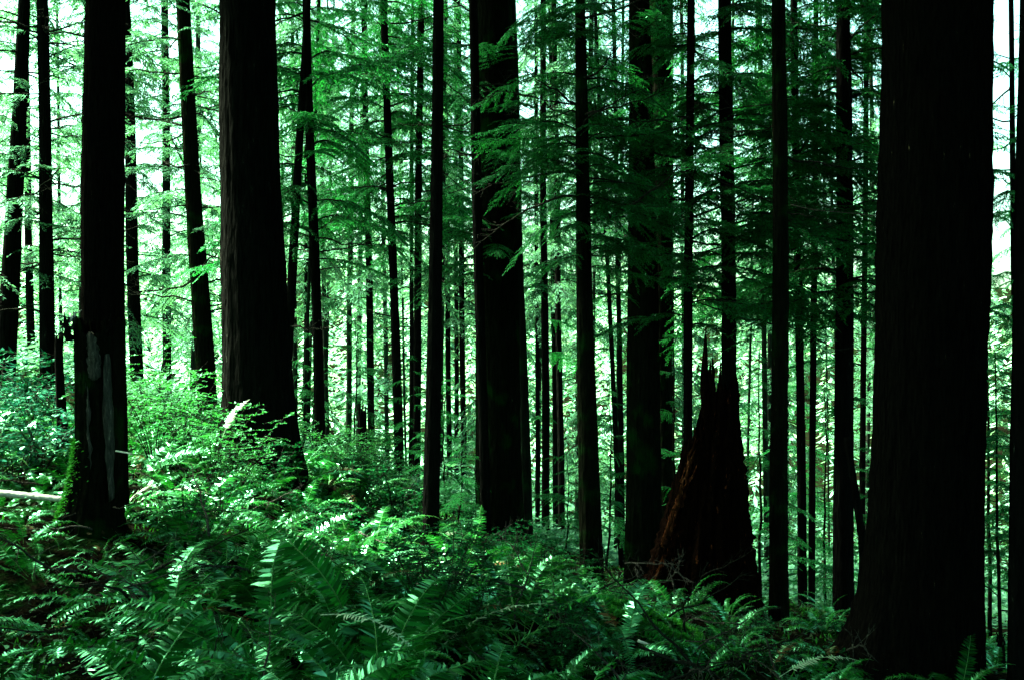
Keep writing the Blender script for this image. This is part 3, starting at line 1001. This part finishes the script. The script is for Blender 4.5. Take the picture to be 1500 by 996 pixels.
stick('fallen_pole', 'pale bare fallen pole lying on the slope against the split stump', 'log', [(-60, 716, 7.4), (20, 723, 7.35), (60, 727, 7.3), (98, 731, 7.25)], .058, .045, 'pale_wood', 5, .03, seed=1)
stick('mossy_log', 'arched moss-covered branch lying in front of the rotten stump', 'log', [(775, 898, 6.6), (830, 887, 6.7), (890, 888, 6.8), (940, 900, 6.9), (1000, 922, 7.0), (1040, 950, 7.0)], .09, .05, 'bark_mossy', 10, .08, mossy=4200, seed=2)
stick('mossy_log', 'low mossy log below the arched mossy branch', 'log', [(900, 905, 6.2), (950, 922, 6.25), (1000, 940, 6.3), (1060, 965, 6.3)], .075, .05, 'bark_mossy', 10, .08, mossy=2600, seed=3)
stick('leaning_pole', 'dead pole leaning between the scaled trunk and the massive trunk', 'pole', [(1240, 640, 9.9), (1250, 700, 9.8), (1262, 780, 9.7), (1268, 850, 9.6)], .06, .085, 'bark', 10, .05, seed=4)
stick('bare_stick', 'thin pale stick standing in the floor below the mossy-footed trunk', 'stick', [(1123, 935, 6.1), (1130, 965, 6.0), (1143, 1000, 5.9)], .012, .02, 'grey_wood', 6, .05, seed=5)
stick('bare_stick', 'broken grey stick resting on the fern bank beneath the logs', 'stick', [(935, 938, 5.9), (970, 952, 5.8)], .02, .012, 'pale_wood', 6, .05, seed=6)
stick('bare_stick', 'short snapped stick jutting from the split stump', 'stick', [(170, 660, 7.0), (193, 664, 6.9)], .012, .012, 'pale_wood', 6, .05, seed=7)
stick('bare_branch', 'long bare twig running between two shaded trunks', 'branch', [(1158, 300, 9.4), (1190, 308, 9.1), (1240, 312, 8.4), (1296, 318, 7.0)], .012, .008, 'grey_wood', 6, .05, seed=8)
stick('fallen_branch', 'dead branch with bluish bark lying among the left ferns', 'branch', [(165, 830, 6.0), (190, 860, 5.7), (212, 910, 5.4)], .028, .018, 'grey_wood', 7, .06, seed=9)


# ------------------------------------------------------------------ ferns
def make_frond(seed, L=.9, pairs=30, rise=58, fall=95, mats=None, ragged=0.0, wide=.105):
    """sword-fern frond along +X, arching over; slot 0 stalk, slot 1 leaflets"""
    r = np.random.default_rng(seed)
    acc = Acc()
    n_ = 16
    e = np.radians(rise - fall * np.linspace(0, 1, n_) ** 1.2 + r.normal(0, 3, n_))
    side = np.cumsum(r.normal(0, .03, n_))
    step = L / (n_ - 1)
    pts = np.zeros((n_, 3))
    for i in range(1, n_):
        pts[i] = pts[i - 1] + step * np.array([math.cos(e[i]) * math.cos(side[i]), math.cos(e[i]) * math.sin(side[i]), math.sin(e[i])])
    stalk = Acc()
    tube(stalk, pts, np.linspace(.0042, .0012, n_), 4, 0, False)
    u = .16 + .83 * (np.arange(pairs) + .5) / pairs
    s_ = np.linspace(0, 1, n_)
    tanv = nrm(np.gradient(pts, axis=0))
    for sg in (-1, 1):
        uu = u + sg * .25 / pairs
        p = np.stack([np.interp(uu, s_, pts[:, i]) for i in range(3)], 1)
        tg = nrm(np.stack([np.interp(uu, s_, tanv[:, i]) for i in range(3)], 1))
        sd = nrm(np.cross(tg, [0, 0, 1.0])) * sg
        up = np.cross(sd, tg) * sg
        prof = np.sin(np.clip((uu - .1) / .9, 0, 1) ** .62 * math.pi * .97 + .08) ** .8
        ln = L * wide * np.clip(prof, .12, 1) * r.uniform(.85, 1.12, pairs)
        keep = r.random(pairs) > ragged
        a_ = np.radians(r.normal(72, 6, pairs))
        d = sd * np.sin(a_)[:, None] + tg * np.cos(a_)[:, None] + up * r.normal(.05, .16, pairs)[:, None]
        d = nrm(d)
        w_ = ln * .075 + .0024
        wv = nrm(tg + up * r.normal(0, .18, pairs)[:, None])
        lnc, wc = ln[:, None], w_[:, None]
        dn = -up * lnc * r.uniform(.02, .22, pairs)[:, None]
        v = np.stack([p, p + d * lnc * .12 + wv * wc * 1.15, p + d * lnc * .12 - wv * wc * .8, p + d * lnc * .6 + wv * wc * .8 + dn * .3,
                      p + d * lnc * .6 - wv * wc * .8 + dn * .3, p + d * lnc + dn], 1)[keep]
        b = np.arange(len(v))[:, None] * 6
        q = np.stack([b[:, 0] + 1, b[:, 0] + 2, b[:, 0] + 4, b[:, 0] + 3], 1)
        t = np.vstack([np.stack([b[:, 0], b[:, 0] + 2, b[:, 0] + 1], 1), np.stack([b[:, 0] + 3, b[:, 0] + 4, b[:, 0] + 5], 1)])
        acc.add(v.reshape(-1, 3), q, t, 0)
    return acc, stalk


fr = [make_frond(600 + i, rise=[62, 50, 70, 42, 58, 75, 35, 54][i], fall=[95, 80, 120, 62, 105, 105, 52, 90][i], pairs=[42, 46, 40, 44, 48, 42, 46, 43][i]) for i in range(8)]


def pair(f, leaf, stalk):
    return f[0].mesh('frond', [leaf]), f[1].mesh('stalk', [stalk])


FROND = [pair(f, 'fern', 'stem') for f in fr]
FROND_PALE = [pair(f, 'fern_pale', 'stem') for f in fr[:4]]
FROND_DEAD = [pair(make_frond(650 + i, rise=30, fall=85, ragged=.35), 'fern_dead', 'fern_dead') for i in range(2)]
FROND_BLEACH = [pair(make_frond(660 + i, rise=30, fall=60, ragged=.25), 'fern_bleached', 'fern_bleached') for i in range(2)]


def clear(x, y, m=.12):
    return all((x - a_) ** 2 + (y - b_) ** 2 > (c_ + m) ** 2 for a_, b_, c_ in TRUNKS)


def fern(x, y, s, group, n_, r, special=None):
    g = float(G(x, y))
    root = thing('sword_fern', '', 'fern', (x, y, g - .02), group)
    seen = set()
    a0 = r.uniform(0, 6.3)
    for k in range(n_):
        az = a0 + k * 2.399 + r.normal(0, .25)
        q = r.random()
        lib = FROND
        if special == 'pale':
            lib = FROND_PALE
        elif q < .04:
            lib = FROND_PALE
            seen.add('p')
        elif q < .085:
            lib = FROND_DEAD
            seen.add('d')
        elif q < .10:
            lib = FROND_BLEACH
            seen.add('b')
        fm, sm = lib[r.integers(len(lib))]
        o = link('frond', fm, root)
        link('stalk', sm, o)
        o.matrix_local = rotm(az, math.radians(r.normal(0, 13)), r.normal(0, .3), s * r.uniform(.75, 1.15), (math.cos(az) * .03, math.sin(az) * .03, 0))
    size = 'small ' if s < .7 else ('large ' if s > 1.05 else '')
    look = 'with rust-brown dead fronds' if 'd' in seen else ('with a bleached frond' if 'b' in seen else ('with a pale frond' if 'p' in seen else 'of all-green fronds'))
    root['label'] = '%ssword fern %s growing %s' % (size, look, near(x, y))
    return root


r = np.random.default_rng(21)
spots = []
tries = 0
while len(spots) < 255 and tries < 30000:
    tries += 1
    d = math.sqrt(r.uniform(2.4 ** 2, 12.5 ** 2))
    px = r.uniform(-120, 1480)
    x = (px - 750) / F * d
    # the bank thins out to bare litter in front of the rotten stump and the massive trunk
    lim = 1.0
    if px > 860 and d > 4.3:
        lim = .05
    if px > 1080:
        lim = min(lim, .10 if d < 4.5 else .02)
    if px < 240 and 4.0 < d < 7.9:
        lim = .9
    if px > 740 and 3.5 < d < 6.9:
        lim = min(lim, .08)
    if r.random() > lim:
        continue
    md = .36 + .012 * d
    if any((x - a_) ** 2 + (d - b_) ** 2 < md ** 2 for a_, b_ in spots) or not clear(x, d):
        continue
    spots.append((x, d))
for i, (x, d) in enumerate(spots):
    s = r.uniform(.68, 1.2) * (0.75 if d < 3.4 else 1) * (.62 if x / d * F > 20 else 1)
    if d > 6.5:
        s *= .78
    if x / d * F < -510 and 4.0 < d < 7.9:
        s *= .5
    fern(x, d, s, 'sword ferns on the bank', int(r.integers(9, 15)), r)

# single fronds of note: pale curled tips and rust-red dead ones
for lab, px, py, d, az, pitch, s, lib in [
    ('bleached fern frond standing upright in front of the broad maple-side trunk', 326, 640, 8.6, 70, 40, .55, FROND_BLEACH),
    ('rust-red dead fern frond below the mossy-footed trunk', 1128, 985, 5.4, 40, 25, .42, FROND_DEAD),
    ('pale drooping frond at the foot of the massive flaking trunk', 1140, 992, 5.2, 15, 6, .55, FROND_BLEACH),
    ('long pale frond arching through the fern bank below the pole trunk', 480, 810, 6.2, -8, -8, .75, FROND_PALE),
    ('bleached frond lying across the fern bank foreground', 470, 900, 4.6, -20, -14, .62, FROND_BLEACH),
    ('rust-red dead frond hanging in the middle of the fern bank', 620, 840, 5.8, 200, -10, .5, FROND_DEAD)]:
    p = P(px, py, d)
    root = thing('fern_frond', lab, 'frond', p)
    o = link('frond', lib[0][0], root)
    link('stalk', lib[0][1], o)
    o.matrix_local = rotm(math.radians(az), math.radians(pitch), 0, s, (0, 0, 0))


# ------------------------------------------------------------------ shrubs
def make_shrub(seed, H, R, nst, leaf, mat, dens=1.0, flat=.3):
    r = np.random.default_rng(seed)
    st, lf = Acc(), Acc()
    for k in range(nst):
        az = r.uniform(0, 6.3)
        t = np.linspace(0, 1, 9)
        out_ = R * r.uniform(.3, 1)
        h = H * r.uniform(.55, 1)
        pts = np.stack([math.cos(az) * out_ * t ** 1.4, math.sin(az) * out_ * t ** 1.4, h * (t - .18 * t ** 2)], 1) + np.cumsum(r.normal(0, .012 * H, (9, 3)), 0) * t[:, None]
        tube(st, pts, np.linspace(.008, .002, 9) * (.5 + H * .4), 4, 0, False)
        for j in range(int(10 * dens)):
            u = r.uniform(.22, 1)
            b0 = np.array([np.interp(u, t, pts[:, i]) for i in range(3)])
            a2 = r.uniform(0, 6.3)
            d = nrm(np.array([math.cos(a2), math.sin(a2), r.uniform(-.2, .5)]))
            ln = r.uniform(.12, .32) * (.4 + H * .5)
            tt = np.linspace(0, 1, 4)[:, None]
            tw = b0 + d * ln * tt - np.array([0, 0, .2 * ln]) * tt ** 2
            tube(st, tw, [.003, .0025, .002, .001], 3, 0, False)
            nl = max(4, int(ln / leaf * 2.6))
            uu = r.random(nl)[:, None]
            p = tw[0] + (tw[-1] - tw[0]) * uu
            dd = nrm(d + r.normal(0, .8, (nl, 3)) * [1, 1, flat])
            sv = np.cross(dd, np.array([0, 0, 1.0]) + r.normal(0, flat, (nl, 3)))
            kites(lf, p, dd, sv, leaf * r.uniform(.7, 1.3, nl), leaf * .27, 0, .1)
    return st.mesh('stems', ['twig']), lf.mesh('foliage', [mat])


SH = {'small': [make_shrub(700 + i, .75, .5, 9, .038, 'shrub', 1.1) for i in range(3)],
      'blue': [make_shrub(720 + i, .85, .55, 8, .055, 'shrub_blue', .85, .25) for i in range(2)],
      'maple': [make_shrub(740 + i, 1.9, .95, 10, .044, 'maple', 1.1, .25) for i in range(3)],
      'low': [make_shrub(760 + i, .28, .34, 9, .030, 'shrub', .8) for i in range(3)]}


def shrub(kind, px, py, d, s, label, group=None, name='shrub', on_ground=True):
    p = P(px, py, d)
    if on_ground:
        p[2] = float(G(p[0], p[1])) - .03
    a, b = SH[kind][random.randrange(len(SH[kind]))]
    root = thing(name, label, 'shrub', p, group, random.uniform(0, 6.3))
    root.scale = (s, s, s)
    link('stems', a, root)
    link('foliage', b, root)


for px, d, s in [(225, 9.8, .80), (268, 10.6, .86), (310, 9.6, .72), (345, 9.4, .62), (235, 12, .9), (180, 11, .7)]:
    shrub('maple', px, 600, d, s, 'bright yellow-green vine maple shrub in front of the broad dark trunk', 'vine maple shrubs by the broad trunk', 'maple_shrub')
for px, d, s in [(510, 11.5, .6), (545, 12.6, .62), (480, 12.2, .55), (575, 12.4, .5), (520, 13.4, .6)]:
    shrub('maple', px, 600, d, s, 'light green shrub around the short broken snag', 'light shrubs around the snag', 'maple_shrub')
for px, d, s in [(20, 8.4, 1.1), (62, 8.9, 1.15), (-10, 9.2, 1.2), (92, 9.1, .9), (45, 10.5, 1.3), (100, 10.2, 1.1), (-40, 8.6, 1.2), (30, 12, 1.4), (70, 11.5, 1.3)]:
    shrub('blue', px, 600, d, s, 'glossy blue-green shrub on the slope behind the pale fallen pole', 'glossy shrubs on the slope')
for k in range(48):
    d = r.uniform(5.5, 15)
    px = r.uniform(230, 840)
    x = (px - 750) / F * d
    if not clear(x, d, .2):
        continue
    shrub('small', px, 600, d, r.uniform(.6, 1.15), 'small-leaved green shrub among ferns ' + near(x, d), 'small shrubs among the ferns')
for k in range(64):
    d = r.uniform(3.6, 11)
    px = r.uniform(200, 1330)
    if r.random() < .5:
        px = r.uniform(860, 1330)
    x = (px - 750) / F * d
    if not clear(x, d, .1):
        continue
    shrub('low', px, 600, d, r.uniform(.4, .85), 'low leafy seedling on the forest floor ' + near(x, d), 'seedlings on the forest floor', 'seedling')


# young hemlock saplings: stem with boughs
def sapling(px, d, H, L, label, group, lib, nb=16, bare=.12):
    x = (px - 750) / F * d
    g = float(G(x, d))
    root = thing('hemlock_sapling', label, 'sapling', (x, d, g), group)
    rr = np.random.default_rng(int(px * 31 + d * 7))
    zl = np.linspace(-.1, H, 16)
    wob = np.cumsum(rr.normal(0, .012, 16))
    a = Acc()
    pts = np.stack([wob, wob * .5, zl], 1)
    tube(a, pts, np.linspace(.018, .004, 16) * (.5 + H / 4), 6)
    link('stem', a.mesh('stem', ['bark_mossy']), root)
    for k in range(nb):
        u = bare + (1 - bare) * (k + rr.random()) / nb
        z = u * H
        az = k * 2.4 + rr.normal(0, .4)
        o = link('bough', lib[rr.integers(len(lib))], root)
        o.matrix_local = rotm(az, math.radians(rr.uniform(-8, 20)), rr.normal(0, .2), L * (1.05 - .8 * u) * rr.uniform(.7, 1.15) / 1.5,
                              (np.interp(z, zl, pts[:, 0]), np.interp(z, zl, pts[:, 1]), z))


for px, d, H, L in [(668, 10.6, 1.1, .6), (700, 13.5, 1.6, .8), (655, 13.5, 2.0, .9), (600, 15.5, 2.2, 1.0), (520, 17, 2.8, 1.1), (440, 15, 1.9, .9), (830, 14.5, 1.5, .8), (890, 14, 2.6, 1.0),
                    (985, 12.5, 3.4, .9), (1115, 12.5, 3.2, 1.1), (1210, 15, 3.6, 1.2), (1180, 16.5, 4.5, 1.3), (1275, 13.6, 2.6, 1.0)]:
    sapling(px, d, H, L, ('tall ' if H > 2.3 else 'short ') + 'young hemlock sapling ' + behind((px - 750) / F * d, d), 'hemlock saplings in the understorey', BOUGH)
for px, d, H, L in [(1466, 12, 3.6, 1.0), (1452, 15, 5.5, 1.4), (1505, 13, 5, 1.3)]:
    sapling(px, d, H, L, 'feathery hemlock sapling in the bright gap beyond the massive trunk', 'saplings beyond the massive trunk', BOUGH, 22)

# ------------------------------------------------------------------ loose litter, twigs and moss on the floor: too many to count
r = np.random.default_rng(91)
a = Acc()
n_ = 16000
d = np.sqrt(r.uniform(3.2 ** 2, 14 ** 2, n_))
px = r.uniform(-60, 1520, n_)
x = (px - 750) / F * d
p = np.stack([x, d, G(x, d) + .012 + r.uniform(0, .03, n_)], 1)
an = r.uniform(0, 6.3, n_)
dd = np.stack([np.cos(an), np.sin(an), r.normal(0, .35, n_)], 1)
sv = np.cross(dd, np.array([0, 0, 1.0]) + r.normal(0, .5, (n_, 3)))
kites(a, p, dd, sv, r.uniform(.03, .08, n_), r.uniform(.006, .016, n_), 0, .15)
o = link('leaf_litter', a.mesh('leaf_litter', ['litter']))
o['kind'] = 'stuff'
tag(o, 'fallen leaves and bark scraps covering the dark forest floor', 'leaf litter')
a = Acc()
n_ = 22000
d = np.sqrt(r.uniform(3.2 ** 2, 15 ** 2, n_))
px = r.uniform(-60, 1520, n_)
x = (px - 750) / F * d
keep = (np.sin(x * 2.1 + 1) * np.sin(d * 1.7) + .5 * np.sin(x * 5 + d * 3)) > .1
x, d = x[keep], d[keep]
n_ = len(x)
p = np.stack([x, d, G(x, d)], 1)
dd = r.normal(0, .6, (n_, 3)) + [0, 0, 1]
kites(a, p, dd, r.normal(0, 1, (n_, 3)), r.uniform(.02, .07, n_), .008)
o = link('moss_cover', a.mesh('moss_cover', ['moss']))
o['kind'] = 'stuff'
tag(o, 'low green moss and sprouts between the ferns', 'moss')
# fallen twigs
r = np.random.default_rng(17)
for k in range(120):
    d = r.uniform(3.8, 9.5)
    px = r.uniform(60, 1250)
    x = (px - 750) / F * d
    o = link('fallen_twig', PALE_TWIG[k % 5] if k % 2 else DEAD[k % len(DEAD)])
    s = r.uniform(.4, .9)
    o.matrix_world = rotm(r.uniform(0, 6.3), math.radians(r.normal(12, 14)), r.uniform(0, 6.3), s, (x, d, float(G(x, d)) + r.uniform(.02, .3)))
    tag(o, ('long' if s > .65 else 'short') + (' grey' if k % 2 else ' dark') + ' bare fallen twig tangled in undergrowth ' + near(x, d), 'twig', 'fallen twigs in the undergrowth')

# ------------------------------------------------------------------ haze in the valley air
HAZE = 0.0
if HAZE:
    m, n, out = new_mat('haze')
    pv = n.nodes.new('ShaderNodeVolumePrincipled')
    pv.inputs['Color'].default_value = (0.55, 1.0, 0.74, 1)
    pv.inputs['Density'].default_value = HAZE
    pv.inputs['Anisotropy'].default_value = 0.3
    n.links.new(pv.outputs[0], out.inputs['Volume'])
    M['haze'] = m
    me = bpy.data.meshes.new('haze')
    zlo, zhi = float(gz.min()) - 1.0, 75.0
    X0, X1, Y0, Y1 = xs.min() - 2, xs.max() + 2, ys.min() - 2, ys.max() + 2
    me.from_pydata([(x, y, z) for z in (zlo, zhi) for x, y in ((X0, Y0), (X1, Y0), (X1, Y1), (X0, Y1))], [],
                   [(0, 3, 2, 1), (4, 5, 6, 7), (0, 1, 5, 4), (1, 2, 6, 5), (2, 3, 7, 6), (3, 0, 4, 7)])
    me.materials.append(m)
    hz = link('haze', me)
    hz['kind'] = 'stuff'
    tag(hz, 'thin pale mist hanging between the trees', 'haze')
